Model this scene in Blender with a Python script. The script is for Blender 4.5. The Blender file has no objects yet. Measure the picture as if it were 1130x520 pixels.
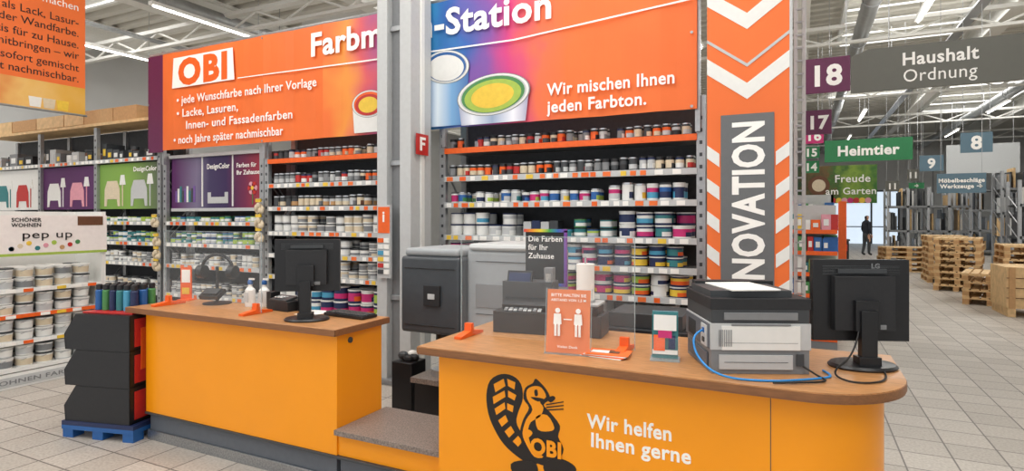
import bpy, math, random
from math import sin, cos, pi, radians as R
from mathutils import Vector, Matrix, Euler
random.seed(11)
sc = bpy.context.scene
col = sc.collection

# ------------------------------------------------------------------ materials
def lin(c):
    return tuple(((x/255)/12.92 if x/255 <= .04045 else (((x/255)+.055)/1.055)**2.4) for x in c)
MATS = {}
def mk(name, rgb, rough=.5, metal=0., var=.06, scale=25., emit=0., trans=0., alpha=1., coat=0., bump=0., stretch=None):
    if name in MATS: return MATS[name]
    m = bpy.data.materials.new(name); m.use_nodes = True
    nt = m.node_tree; b = nt.nodes['Principled BSDF']
    c = lin(rgb)
    tc = nt.nodes.new('ShaderNodeTexCoord'); mp = nt.nodes.new('ShaderNodeMapping')
    if stretch: mp.inputs['Scale'].default_value = stretch
    nz = nt.nodes.new('ShaderNodeTexNoise'); nz.inputs['Scale'].default_value = scale; nz.inputs['Detail'].default_value = 3
    cr = nt.nodes.new('ShaderNodeValToRGB')
    cr.color_ramp.elements[0].position = .3; cr.color_ramp.elements[1].position = .7
    cr.color_ramp.elements[0].color = (*[max(0, x*(1-var)) for x in c], 1)
    cr.color_ramp.elements[1].color = (*[min(1, x*(1+var)) for x in c], 1)
    nt.links.new(tc.outputs['Object'], mp.inputs['Vector']); nt.links.new(mp.outputs['Vector'], nz.inputs['Vector'])
    nt.links.new(nz.outputs['Fac'], cr.inputs['Fac']); nt.links.new(cr.outputs['Color'], b.inputs['Base Color'])
    b.inputs['Roughness'].default_value = rough; b.inputs['Metallic'].default_value = metal
    if emit:
        nt.links.new(cr.outputs['Color'], b.inputs['Emission Color']); b.inputs['Emission Strength'].default_value = emit
    if trans: b.inputs['Transmission Weight'].default_value = trans
    if alpha < 1: b.inputs['Alpha'].default_value = alpha
    if coat: b.inputs['Coat Weight'].default_value = coat
    if bump:
        bp = nt.nodes.new('ShaderNodeBump'); bp.inputs['Strength'].default_value = bump
        nt.links.new(nz.outputs['Fac'], bp.inputs['Height']); nt.links.new(bp.outputs['Normal'], b.inputs['Normal'])
    MATS[name] = m
    return m
ORANGE = mk('counter_orange', (252,158,8), .34, var=.02, scale=3)
BORANGE = mk('banner_orange', (238,114,48), .6, var=.05, scale=2)
DORANGE = mk('deep_orange', (236,98,26), .5)
WHITE = mk('white_paint', (232,232,228), .45, var=.02)
TEXTW = mk('lettering_white', (252,250,245), .5, var=.01)
TEXTK = mk('lettering_black', (28,22,20), .5, var=.01)
LGREY = mk('light_grey', (192,194,194), .5, var=.03)
MGREY = mk('mid_grey', (128,130,132), .5, var=.04)
BOARDG = mk('board_grey', (104,106,108), .5, var=.03)
DGREY = mk('dark_grey', (62,65,68), .45, var=.06)
PLINTH = mk('plinth_grey', (92,98,106), .5, var=.05)
BLACK = mk('black_plastic', (24,25,28), .38, var=.1, scale=60)
SATIN = mk('satin_black', (34,35,38), .55, var=.1, scale=60)
STEEL = mk('galvanised_steel', (172,174,176), .35, .6, var=.08, scale=30)
PLATE = mk('tread_plate', (160,163,166), .3, .8, var=.25, scale=90)
WOOD = mk('laminate_wood', (186,134,86), .36, var=.25, scale=14, stretch=(1,9,9))
WOODE = mk('laminate_edge', (136,90,54), .45, var=.15, scale=14, stretch=(1,9,9))
PINE = mk('pine_board', (214,180,132), .7, var=.15, scale=12)
CARD = mk('cardboard', (190,148,102), .8, var=.08)
STONE = mk('speckled_worktop', (130,118,110), .4, var=.45, scale=120)
RED = mk('red', (190,42,38), .45); PURPLE = mk('purple', (98,30,74), .5); MAG = mk('magenta', (196,40,112), .5)
BLUE = mk('blue', (36,94,160), .45); NAVY = mk('navy', (30,44,84), .45); CYAN = mk('cyan', (74,156,190), .45)
GREEN = mk('green', (72,136,78), .5); LIME = mk('lime', (164,190,76), .5); YELL = mk('yellow', (234,196,64), .5)
DGREEN = mk('sign_green', (36,124,74), .5); BEIGE = mk('beige', (216,200,172), .6); BROWN = mk('brown', (104,66,42), .6)
TEAL = mk('teal', (52,124,128), .5); PINK = mk('pink', (222,154,168), .5); LILA = mk('lilac', (116,82,154), .5)
SIGNG = mk('sign_grey', (98,98,90), .5, var=.02); SIGNB = mk('sign_blue_grey', (92,120,136), .5, var=.02)
PAPER = mk('paper', (244,242,236), .7, var=.01)
PANELD = mk('back_panel', (66,68,71), .7, var=.1)
TIN = mk('tin_lid', (196,198,200), .25, .85, var=.05)
SKIN = mk('skin', (214,160,130), .55, var=.05); HAIR = mk('hair', (50,36,28), .7); NAVYCLOTH = mk('dark_cloth', (36,38,48), .85)
BEAM = mk('beam_white', (222,221,215), .55, var=.03)
DUCT = mk('duct_steel', (158,160,160), .4, .4, var=.08, scale=8)
BCABLE = mk('blue_cable', (40,140,215), .4, var=.02)
KCABLE = mk('black_cable', (18,18,18), .5, var=.02)
WIN = mk('daylight_pane', (215,230,245), .3, emit=.9, var=.03, scale=2)
TUBE = mk('tube_emission', (255,252,244), .3, emit=8, var=.01)
def glass():
    m = bpy.data.materials.new('acrylic'); m.use_nodes = True; nt = m.node_tree
    b = nt.nodes['Principled BSDF']; b.inputs['Base Color'].default_value = (.9,.93,.94,1)
    b.inputs['Roughness'].default_value = .03; b.inputs['Alpha'].default_value = .04; b.inputs['Specular IOR Level'].default_value=.25
    return m
ACR = glass(); ACRE = mk('acrylic_edge', (200,215,218), .15, alpha=.45)

def tile_mat():
    m = bpy.data.materials.new('floor_tiles'); m.use_nodes = True; nt = m.node_tree; b = nt.nodes['Principled BSDF']
    tc = nt.nodes.new('ShaderNodeTexCoord')
    br = nt.nodes.new('ShaderNodeTexBrick'); br.offset = 0; br.squash = 1
    br.inputs['Scale'].default_value = 1; br.inputs['Brick Width'].default_value = .3; br.inputs['Row Height'].default_value = .3
    br.inputs['Mortar Size'].default_value = .006; br.inputs['Mortar Smooth'].default_value = .2; br.inputs['Bias'].default_value = 0
    br.inputs['Color1'].default_value = (*lin((196,189,180)),1); br.inputs['Color2'].default_value = (*lin((178,171,162)),1)
    br.inputs['Mortar'].default_value = (*lin((112,106,100)),1)
    nz = nt.nodes.new('ShaderNodeTexNoise'); nz.inputs['Scale'].default_value = 55; nz.inputs['Detail'].default_value = 6
    mx = nt.nodes.new('ShaderNodeMix'); mx.data_type = 'RGBA'; mx.blend_type = 'MULTIPLY'; mx.inputs['Factor'].default_value = .5
    cr = nt.nodes.new('ShaderNodeValToRGB'); cr.color_ramp.elements[0].position = .35; cr.color_ramp.elements[0].color = (.58,.55,.52,1); cr.color_ramp.elements[1].position = .62
    nt.links.new(tc.outputs['Object'], br.inputs['Vector']); nt.links.new(tc.outputs['Object'], nz.inputs['Vector'])
    nt.links.new(nz.outputs['Fac'], cr.inputs['Fac']); nt.links.new(br.outputs['Color'], mx.inputs['A']); nt.links.new(cr.outputs['Color'], mx.inputs['B'])
    nt.links.new(mx.outputs['Result'], b.inputs['Base Color']); b.inputs['Roughness'].default_value = .48
    return m
def ramp_mat(name, stops, x0, x1, warp=.25, nscale=1.2, axis='X'):
    m = bpy.data.materials.new(name); m.use_nodes = True; nt = m.node_tree; b = nt.nodes['Principled BSDF']
    tc = nt.nodes.new('ShaderNodeTexCoord'); sp = nt.nodes.new('ShaderNodeSeparateXYZ'); nz = nt.nodes.new('ShaderNodeTexNoise'); nz.inputs['Scale'].default_value = nscale
    mr = nt.nodes.new('ShaderNodeMapRange'); mr.inputs['From Min'].default_value = x0; mr.inputs['From Max'].default_value = x1
    ad = nt.nodes.new('ShaderNodeMath'); ad.operation = 'MULTIPLY_ADD'; ad.inputs[1].default_value = warp*2; 
    sb = nt.nodes.new('ShaderNodeMath'); sb.operation = 'SUBTRACT'; sb.inputs[1].default_value = warp
    cr = nt.nodes.new('ShaderNodeValToRGB')
    while len(cr.color_ramp.elements) < len(stops): cr.color_ramp.elements.new(.5)
    for e, (p, c) in zip(cr.color_ramp.elements, stops): e.position = p; 
    for e, (p, c) in zip(cr.color_ramp.elements, stops): e.color = (*lin(c), 1)
    nt.links.new(tc.outputs['Object'], sp.inputs[0]); nt.links.new(tc.outputs['Object'], nz.inputs['Vector'])
    nt.links.new(sp.outputs[axis], mr.inputs['Value']); nt.links.new(nz.outputs['Fac'], ad.inputs[0]); nt.links.new(mr.outputs['Result'], ad.inputs[2])
    nt.links.new(ad.outputs[0], sb.inputs[0]); nt.links.new(sb.outputs[0], cr.inputs['Fac']); nt.links.new(cr.outputs['Color'], b.inputs['Base Color'])
    b.inputs['Roughness'].default_value = .55
    return m

# ------------------------------------------------------------------ mesh builder
class MB:
    def __init__(s): s.v=[]; s.f=[]; s.m=[]; s.mats=[]
    def mi(s, mat):
        if mat not in s.mats: s.mats.append(mat)
        return s.mats.index(mat)
    def add(s, vs, fs, mat):
        o=len(s.v); s.v += [tuple(p) for p in vs]; i=s.mi(mat)
        for f in fs: s.f.append([o+k for k in f]); s.m.append(i)
    def box(s, cx,cy,cz,sx,sy,sz,mat,rz=0,rx=0,ry=0):
        hx,hy,hz=sx/2,sy/2,sz/2
        vs=[Vector(p) for p in ((-hx,-hy,-hz),(hx,-hy,-hz),(hx,hy,-hz),(-hx,hy,-hz),(-hx,-hy,hz),(hx,-hy,hz),(hx,hy,hz),(-hx,hy,hz))]
        if rx or ry or rz:
            M=Euler((rx,ry,rz)).to_matrix(); vs=[M@p for p in vs]
        c=Vector((cx,cy,cz))
        s.add([p+c for p in vs],[(0,3,2,1),(4,5,6,7),(0,1,5,4),(1,2,6,5),(2,3,7,6),(3,0,4,7)],mat)
    def bx(s,x0,x1,y0,y1,z0,z1,mat): s.box((x0+x1)/2,(y0+y1)/2,(z0+z1)/2,abs(x1-x0),abs(y1-y0),abs(z1-z0),mat)
    def lathe(s,cx,cy,cz,prof,seg=14,mats=None,sx=1,sy=1,split=None):
        n=len(prof); vs=[]
        for r,z in prof:
            for k in range(seg):
                a=2*pi*k/seg; vs.append((cx+r*cos(a)*sx,cy+r*sin(a)*sy,cz+z))
        for j in range(n-1):
            mat=mats[j] if isinstance(mats,(list,tuple)) else mats
            if split and j==split[0]:
                A=[k for k in range(seg) if k in split[2]]; B=[k for k in range(seg) if k not in split[2]]
                s.add(vs[j*seg:(j+2)*seg],[(k,(k+1)%seg,seg+(k+1)%seg,seg+k) for k in B],mat)
                s.add(vs[j*seg:(j+2)*seg],[(k,(k+1)%seg,seg+(k+1)%seg,seg+k) for k in A],split[1])
            else:
                s.add(vs[j*seg:(j+2)*seg],[(k,(k+1)%seg,seg+(k+1)%seg,seg+k) for k in range(seg)],mat)
        m0=mats[0] if isinstance(mats,(list,tuple)) else mats; m1=mats[-1] if isinstance(mats,(list,tuple)) else mats
        s.add(vs[:seg],[tuple(reversed(range(seg)))],m0); s.add(vs[-seg:],[tuple(range(seg))],m1)
    def cyl(s,cx,cy,cz,r,h,mat,seg=20,r2=None): s.lathe(cx,cy,cz,[(r,0),(r if r2 is None else r2,h)],seg,[mat])
    def tube(s,p0,p1,r,mat,seg=8):
        p0=Vector(p0);p1=Vector(p1);d=p1-p0; q=d.to_track_quat('Z','Y')
        vs=[p0+q@Vector((r*cos(2*pi*k/seg),r*sin(2*pi*k/seg),0)) for k in range(seg)]
        vs+=[p+d for p in vs]
        s.add(vs,[(k,(k+1)%seg,seg+(k+1)%seg,seg+k) for k in range(seg)]+[tuple(reversed(range(seg))),tuple(range(seg,2*seg))],mat)
    def prism(s,pts,d0,d1,mat,plane='XZ'):
        n=len(pts)
        def P(a,b,d): return (a,d,b) if plane=='XZ' else ((a,b,d) if plane=='XY' else (d,a,b))
        vs=[P(a,b,d0) for a,b in pts]+[P(a,b,d1) for a,b in pts]
        s.add(vs,[tuple(range(n)),tuple(reversed(range(n,2*n)))]+[(k,n+k,n+(k+1)%n,(k+1)%n) for k in range(n)],mat)
    def ell(s,cx,cz,rx,rz,d0,d1,mat,seg=32,a0=0): 
        s.prism([(cx+rx*cos(2*pi*k/seg),cz+rz*sin(2*pi*k/seg)) for k in range(seg)],d0,d1,mat)
    def sphere(s,cx,cy,cz,rx,ry,rz,mat,seg=14,rings=8):
        prof=[(max(.0005,sin(pi*j/rings)),-cos(pi*j/rings)) for j in range(rings+1)]
        o=MB(); o.lathe(0,0,0,prof,seg,mat)
        s.add([(cx+x*rx,cy+y*ry,cz+z*rz) for x,y,z in o.v],o.f,mat)
    def obj(s,name,loc=(0,0,0),rz=0,parent=None,bevel=0,smooth=True,seg=2):
        me=bpy.data.meshes.new(name); me.from_pydata(s.v,[],s.f)
        for m in s.mats: me.materials.append(m)
        me.polygons.foreach_set('material_index',s.m)
        import bmesh
        bm=bmesh.new(); bm.from_mesh(me); bmesh.ops.recalc_face_normals(bm,faces=bm.faces); bm.to_mesh(me); bm.free()
        if smooth:
            me.shade_smooth(); me.set_sharp_from_angle(angle=R(38))
        o=bpy.data.objects.new(name,me); col.objects.link(o); o.location=loc; o.rotation_euler=(0,0,rz)
        if parent: o.parent=parent
        if bevel:
            b=o.modifiers.new('bevel','BEVEL'); b.width=bevel; b.segments=seg; b.limit_method='ANGLE'; b.angle_limit=R(40)
        return o
def text(s,loc,h,mat,parent=None,w=None,rot=(R(90),0,0),align='LEFT',bold=.02,name='lettering',ex=.0012,sp=1.06):
    c=bpy.data.curves.new(name,'FONT'); c.body=s; c.size=h/.70; c.offset=bold*h; c.extrude=ex; c.align_x=align; c.resolution_u=3
    c.space_character=sp
    c.materials.append(mat)
    o=bpy.data.objects.new(name,c); col.objects.link(o); o.location=loc; o.rotation_euler=rot
    if w:
        bpy.context.view_layer.update(); dx=o.dimensions.x
        if dx>0: o.scale=(w/dx,1,1)
    if parent: o.parent=parent
    return o
def cable(name,pts,r,mat,parent=None):
    c=bpy.data.curves.new(name,'CURVE'); c.dimensions='3D'; c.bevel_depth=r; c.bevel_resolution=2; c.resolution_u=8
    sp=c.splines.new('NURBS'); sp.points.add(len(pts)-1)
    for p,q in zip(sp.points,pts): p.co=(*q,1)
    sp.use_endpoint_u=True; sp.order_u=3
    c.materials.append(mat); o=bpy.data.objects.new(name,c); col.objects.link(o)
    if parent: o.parent=parent
    return o

# ------------------------------------------------------------------ room shell
m=MB(); m.bx(-18,13,-6,42,-.1,0,tile_mat()); m.obj('floor',smooth=False)
WALLM=mk('wall_paint',(190,191,190),.8,var=.04,scale=1); CEILM=mk('ceiling_sheet',(212,209,200),.6,var=.03,scale=2)
m=MB(); m.bx(-18.2,-18,-6,42,0,6.6,WALLM); m.obj('wall_left')
m=MB(); m.bx(13,13.2,-6,42,0,6.6,WALLM); m.obj('wall_right')
m=MB(); m.bx(-18,13,42,42.2,0,6.6,WALLM); m.obj('wall_back')
m=MB()
y=-6.; prof=[]
while y<42.:
    prof+= [(y,6.50),(y+.16,6.50),(y+.20,6.64),(y+.36,6.64)]; y+=.4
vs=[(-18.2,a,b) for a,b in prof]+[(13.2,a,b) for a,b in prof]; n=len(prof)
m.add(vs,[(k,k+1,n+k+1,n+k) for k in range(n-1)],CEILM); m.obj('ceiling',smooth=False)
m=MB()
for x in (-16,-12,-8,-4,0,4,8,12):
    m.bx(x-.14,x+.14,-6,42,6.44,6.5,BEAM); m.bx(x-.03,x+.03,-6,42,5.95,6.46,BEAM); m.bx(x-.16,x+.16,-6,42,5.88,5.95,BEAM)
m.obj('ceiling_beams')
m=MB()
for yy in (8.5,15,22,29,36):
    m.bx(-18,13,yy-.08,yy+.08,5.80,5.88,BEAM); m.bx(-18,13,yy-.06,yy+.06,5.45,5.51,BEAM)
    x=-18
    k=0
    while x<12.9:
        m.tube((x,yy,5.5 if k%2 else 5.82),(min(x+.8,13),yy,5.82 if k%2 else 5.5),.025,BEAM,6); x+=.8; k+=1
m.obj('ceiling_trusses')
m=MB()
for x in (-11,1.2,6.2):
    m.tube((x,-6,5.75),(x,41.9,5.75),.16,DUCT,16)
    for yy in range(-5,41,3): m.tube((x,yy,5.75),(x,yy+.06,5.75),.175,STEEL,16); m.tube((x,yy,5.9),(x,yy,6.5),.01,STEEL,6)
for x in (-13.5,-5.2,3.1): m.bx(x-.1,x+.1,-6,41.9,5.68,5.72,STEEL)
m.obj('ventilation_ducts')
m=MB()
for x in (-14,-10.3,-6.2,-2,2,6,10):
    for yy in (2,6.5,11,17,24,31):
        m.bx(x-.06,x+.06,yy,yy+2.6,5.36,5.42,WHITE); m.tube((x,yy+.05,5.345),(x,yy+2.55,5.345),.018,TUBE)
        for q in (.3,2.3): m.tube((x,yy+q,5.42),(x,yy+q,6.5),.006,STEEL)
m.obj('fluorescent_lights')
def lamp(x,yy,z,e,r=.25):  # point light added to brighten ceiling and hall, besides the glowing tubes
    L=bpy.data.lights.new('ceiling_fill_lamp','POINT'); L.energy=e; L.shadow_soft_size=r; L.color=(1,.97,.92)
    o=bpy.data.objects.new('ceiling_fill_lamp',L); col.objects.link(o); o.location=(x,yy,z)
for x in (-14,-6.2,2,10):
    for yy in (3.3,12.3,25.3): lamp(x,yy,5.0,80)
lamp(-2,-2.5,5.0,80); lamp(-10,-2.5,5.0,80)  # added fill lights, no tube fixture hangs here
sk=[(-13.9,4,3,9),(-9.6,14,3.4,8),(-2,3,3.2,6),(2.2,16.5,3.2,5),(-5.9,12,3.4,6),(6.1,12,3.2,9),(6.1,28,3.3,9),(-5.9,27,3.4,8),(-6,-1,3.4,5),(2,-1,3.4,5),(2.2,24,3.2,6),(10.5,18,3,8)]
m=MB()
for i,(x,yy,w,l) in enumerate(sk):
    L=bpy.data.lights.new('skylight_lamp','AREA'); L.shape='RECTANGLE'; L.size=w*.8; L.size_y=l*.8; L.energy=w*l*(13 if yy<10 else 9); L.color=(1,.985,.96)
    o=bpy.data.objects.new('skylight_lamp',L); col.objects.link(o); o.location=(x,yy,6.36)
    for s1 in (-1,1):
        m.bx(x+s1*w*.41-.04,x+s1*w*.41+.04,yy-l*.41,yy+l*.41,6.3,6.5,WHITE); m.bx(x-w*.41,x+w*.41,yy+s1*l*.41-.04,yy+s1*l*.41+.04,6.3,6.5,WHITE)
    for k in range(1,4): m.bx(x-w*.41,x+w*.41,yy-l*.41+k*l*.205-.02,yy-l*.41+k*l*.205+.02,6.3,6.34,WHITE)
m.obj('skylight_frames')

# column
m=MB()
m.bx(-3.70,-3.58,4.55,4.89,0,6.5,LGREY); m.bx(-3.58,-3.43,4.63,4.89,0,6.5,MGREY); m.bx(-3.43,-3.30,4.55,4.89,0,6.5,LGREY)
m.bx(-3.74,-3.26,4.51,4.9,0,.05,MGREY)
for z in (.8,2.1,3.4): m.bx(-3.58,-3.43,4.60,4.63,z,z+.05,STEEL)
m.bx(-3.305,-3.285,4.70,4.76,0,6.4,WHITE)
colm=m.obj('steel_column',bevel=.006)
m=MB(); m.bx(-3.278,-3.272,4.60,4.80,2.20,2.40,RED); m.prism([(4.66,2.24),(4.69,2.24),(4.69,2.295),(4.74,2.295),(4.74,2.32),(4.69,2.32),(4.69,2.345),(4.75,2.345),(4.75,2.37),(4.66,2.37)],-3.272,-3.268,TEXTW,'YZ')
m.bx(-3.30,-3.278,4.65,4.67,2.2,2.4,STEEL); m.obj('fire_extinguisher_sign')
m=MB(); m.bx(-3.655,-3.51,4.51,4.54,1.02,1.72,LGREY); m.bx(-3.65,-3.515,4.505,4.51,1.45,1.70,DORANGE)
for k in range(6): m.bx(-3.65,-3.585,4.50,4.51,1.06+k*.06,1.10+k*.06,[DGREY,RED,YELL,CYAN,WHITE,DORANGE][k]); m.bx(-3.58,-3.52,4.50,4.51,1.06+k*.06,1.10+k*.06,PAPER)
o=m.obj('information_board'); text('i',(-3.583,4.503,1.56),.10,TEXTW,o,bold=.04,align='CENTER')

# ------------------------------------------------------------------ shelving with paint
Y0=5.0
def can(mb,x,y,z,r,h,body,label,lid,seg=12,acc=None):
    a0=random.randint(4,8); st=set(range(a0,a0+random.choice([2,3,4])))
    mb.lathe(x,y,z,[(r*.96,0),(r,.006),(r,h*.16),(r,h*.5),(r,h*.74),(r,h*.88),(r*1.05,h*.885),(r*1.05,h*.985),(r*.93,h*.985),(r*.90,h*.95)],seg,[body,body,label,acc or label,body,lid,lid,lid,lid],split=(2,acc or body,st))
def tub(mb,x,y,z,r,h,body,label,lid,seg=14,acc=None):
    mb.lathe(x,y,z,[(r*.86,0),(r*.88,h*.12),(r*.96,h*.72),(r*.99,h*.86),(r*1.05,h*.87),(r*1.05,h*.97),(r*.9,h)],seg,[body,label,body,body,lid,lid])
    for k in range(6):
        a=pi+pi*k/6; b=pi+pi*(k+1)/6
        mb.tube((x+r*1.02*cos(a),y-r*.35+r*.75*sin(a)*.9+r*.2,z+h*.82-abs(sin(a))*h*.25),(x+r*1.02*cos(b),y-r*.35+r*.75*sin(b)*.9+r*.2,z+h*.82-abs(sin(b))*h*.25),.0025,STEEL,4)
STY={
 'dark':[(SATIN,BROWN,TIN),(SATIN,DGREY,SATIN),(DGREY,RED,TIN),(NAVY,WHITE,SATIN),(SATIN,BEIGE,TIN),(SATIN,LGREY,TIN),(SATIN,SATIN,TIN),(SATIN,MGREY,TIN),(DGREY,LGREY,TIN)],
 'wood':[(SATIN,BROWN,TIN),(SATIN,DORANGE,TIN),(SATIN,CARD,DGREY),(SATIN,MGREY,TIN),(DGREY,BEIGE,TIN)],
 'col':[(WHITE,GREEN,TIN),(WHITE,NAVY,TIN),(WHITE,CYAN,WHITE),(WHITE,YELL,TIN),(WHITE,LGREY,TIN),(WHITE,TEAL,TIN),(WHITE,BLUE,WHITE),(WHITE,LIME,TIN),(WHITE,NAVY,DGREY),(LGREY,GREEN,TIN)],
 'white':[(WHITE,WHITE,NAVY),(WHITE,CYAN,WHITE),(WHITE,WHITE,WHITE),(WHITE,LGREY,DGREY)],
 'navy':[(NAVY,WHITE,WHITE),(NAVY,CYAN,WHITE),(NAVY,MAG,WHITE),(NAVY,YELL,WHITE),(NAVY,LIME,WHITE),(NAVY,DORANGE,WHITE),(WHITE,WHITE,WHITE),(WHITE,NAVY,WHITE)],
 'green':[(TEAL,WHITE,SATIN),(LIME,WHITE,SATIN),(GREEN,WHITE,SATIN),(CYAN,WHITE,SATIN),(WHITE,TEAL,SATIN),(BLUE,LGREY,SATIN)],
 'grey':[(WHITE,LGREY,MGREY),(WHITE,BEIGE,MGREY),(LGREY,WHITE,DGREY),(WHITE,MGREY,DGREY)],
}
ACC={'dark':[LGREY,DGREY,BEIGE,DORANGE,MGREY,RED],'wood':[BEIGE,DGREY,LGREY],'col':[WHITE,NAVY,LGREY,BLUE,BEIGE,MAG],'white':[WHITE,CYAN,LGREY],'navy':[MAG,YELL,CYAN,LIME,WHITE,NAVY,TEAL],'green':[WHITE,LIME,TEAL],'grey':[MGREY,WHITE,BEIGE]}
def row(name,x0,x1,z,h,r,sty,stack=1,depth=2,y0=Y0,run=3,tubs=False,skip=.04,jit=.12):
    mb=MB(); x=x0+r; cnt=0; st=random.choice(STY[sty]); ac=random.choice(ACC[sty]); rr=r; hh=h
    while x<x1-r:
        if cnt<=0:
            st=random.choice(STY[sty]); ac=random.choice(ACC[sty]); cnt=random.randint(1,run); rr=r*random.uniform(1-jit,1); hh=h*random.uniform(1-jit,1)
        cnt-=1
        ns=stack if random.random()>.2 else max(1,stack-1)
        for d in range(depth):
            for k in range(ns):
                if random.random()<skip and k==ns-1: continue
                s2=st if (k==0 or random.random()<.6) else random.choice(STY[sty])
                (tub if tubs else can)(mb,x+random.uniform(-.004,.004),y0+.03+r+d*(2*r+.012)+random.uniform(-.008,.008),z+k*hh,rr,hh*.99,*s2,acc=ac)
        x+=2*rr*1.06+.003
    return mb.obj(name)
def shelving(name,x0,x1,levels,orange_top,zt=2.6,y0=Y0,depth=.46,mids=(),panel=PANELD,pz=None):
    mb=MB()
    for x in [x0,x1]+list(mids):
        for yy in (y0+.0,y0+depth-.05):
            mb.bx(x-.035,x+.035,yy,yy+.05,0,zt,STEEL)
        z=.2
        while z<zt-.15: 
            mb.bx(x-.012,x+.012,y0-.002,y0,z,z+.03,DGREY); z+=.1
        z=.1; k=0
        while z<zt-.5:
            mb.tube((x,y0+.05,z if k%2 else z+.4),(x,y0+depth-.05,z+.4 if k%2 else z),.01,STEEL,5); z+=.4;k+=1
    mb.bx(x0,x1,y0+depth-.01,y0+depth,0.05,zt,panel)
    for i,z in enumerate(levels):
        top=(i==0 and orange_top)
        mb.bx(x0+.03,x1-.03,y0+.02,y0+depth-.02,z-.03,z,MGREY)
        mb.bx(x0+.03,x1-.03,y0-.01,y0+.02,z-.045,z+.008,DORANGE if top else LGREY)
        if not top:
            x=x0+.06
            while x<x1-.12:
                w=random.choice([.05,.07]); 
                mb.bx(x,x+w,y0-.014,y0-.01,z-.04,z,random.choice([PAPER,PAPER,PAPER,DORANGE,BORANGE,YELL])); x+=w+random.uniform(.015,.09)
    mb.bx(x0,x1,y0,y0+depth,0,.1,MGREY)
    return mb.obj(name)
LV=[2.28,2.0,1.74,1.42,1.17,.92,.5]
shelving('paint_shelving',-3.24,-.74,LV,True)
A,B=-3.19,-.80
row('paint_cans',A,B,2.28,.12,.038,'dark',run=1,skip=.25); row('paint_cans',A,B,2.0,.13,.038,'dark',run=2)
row('paint_cans',A,B-.75,1.74,.13,.05,'col',run=1,jit=.25); row('paint_cans',B-.74,B,1.74,.17,.055,'col',run=1,jit=.15)
row('paint_cans',A,A+.8,1.42,.115,.07,'white',2,run=3,jit=.06); row('paint_cans',A+1.2,A+1.72,1.42,.09,.06,'green',2,run=1); row('paint_cans',A+1.73,B,1.42,.125,.08,'navy',2,run=1)
row('paint_cans',A,B,1.17,.10,.075,'navy',2,run=1,jit=.1); row('paint_cans',A,B,.92,.10,.08,'navy',2,run=1,jit=.06); row('paint_cans',A,B,.5,.18,.1,'navy',2)
m=MB()
for k in range(4): m.box(-2.33+k*.09,Y0+.14,1.42+.07,.08,.16,.14+.02*(k%2),[LGREY,NAVY,LGREY,DGREY][k])
m.obj('paint_boxes')
LV2=[2.28,1.99,1.72,1.43,1.17,.92,.5]
shelving('paint_shelving',-5.72,-3.84,LV2,True)
A,B=-5.66,-3.9
for z,h,r,s,st in ((2.28,.12,.042,'dark',1),(1.99,.14,.042,'dark',1),(1.72,.14,.048,'wood',1),(1.43,.105,.065,'grey',2),(1.17,.09,.07,'grey',2),(.92,.10,.07,'grey',2),(.5,.17,.09,'navy',2)):
    row('paint_cans',A,B,z,h,r,s,st,run=2)
DCM=ramp_mat('designer_panel',[(0,(84,30,90)),(.25,(120,110,140)),(.4,(60,50,90)),(.6,(50,30,80)),(.8,(110,30,70)),(1,(170,50,60))],-7.5,-5.8,.1,.6)
DCM2=ramp_mat('designer_panel_b',[(0,(200,110,100)),(.2,(190,170,190)),(.4,(220,215,210)),(.55,(120,160,70)),(.8,(130,170,70)),(1,(70,60,80))],-11.8,-7.6,.05,.6)
LV3=[1.54,1.26,.98,.6]
shelving('decor_paint_shelving',-7.62,-5.80,LV3,False,2.45)
m=MB(); m.bx(-7.56,-5.84,Y0+.06,Y0+.09,1.72,2.40,DCM); m.bx(-7.56,-5.84,Y0+.02,Y0+.06,2.38,2.42,LGREY); m.bx(-7.56,-5.84,Y0+.05,Y0+.2,1.68,1.72,LGREY)
# furniture vignettes printed on the panel: shelf books, flowers, sofa
for k in range(9): m.bx(-7.48+k*.045,-7.445+k*.045,Y0+.055,Y0+.06,1.80,1.95+.03*(k%3),[LILA,WHITE,TEAL,DGREY][k%4])
m.prism([(-6.84,1.78),(-6.46,1.78),(-6.46,1.92),(-6.52,1.92),(-6.52,1.86),(-6.78,1.86),(-6.78,1.92),(-6.84,1.92)],Y0+.055,Y0+.06,LGREY)
for k in range(6): m.ell(-6.02+.05*cos(k*1.05),1.96+.05*sin(k*1.05),.035,.035,Y0+.053,Y0+.06,[PINK,RED][k%2],10)
m.ell(-6.02,1.96,.025,.025,Y0+.050,Y0+.06,YELL,10); m.bx(-6.025,-6.015,Y0+.055,Y0+.06,1.76,1.9,GREEN)
for xx in (-6.95,-6.38): m.bx(xx,xx+.02,Y0+.05,Y0+.06,1.74,2.38,WHITE)
o=m.obj('designer_paint_display_panel'); text('DesignColor',(-6.85,Y0+.052,2.22),.065,TEXTW,o,w=.42); text('Farben für',(-6.3,Y0+.052,2.22),.055,TEXTW,o); text('Ihr Zuhause',(-6.3,Y0+.052,2.13),.055,TEXTW,o)
for z,s in ((1.54,'green'),(1.26,'green'),(.98,'grey'),(.6,'grey')): row('paint_cans',-7.56,-5.84,z,.085,.048,s,2 if z<1.5 else 1,run=2,jit=.15)
shelving('decor_paint_shelving',-12.3,-7.74,[2.42]+LV3,False,2.9,mids=(-9.2,-10.7))
m=MB(); 
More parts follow.
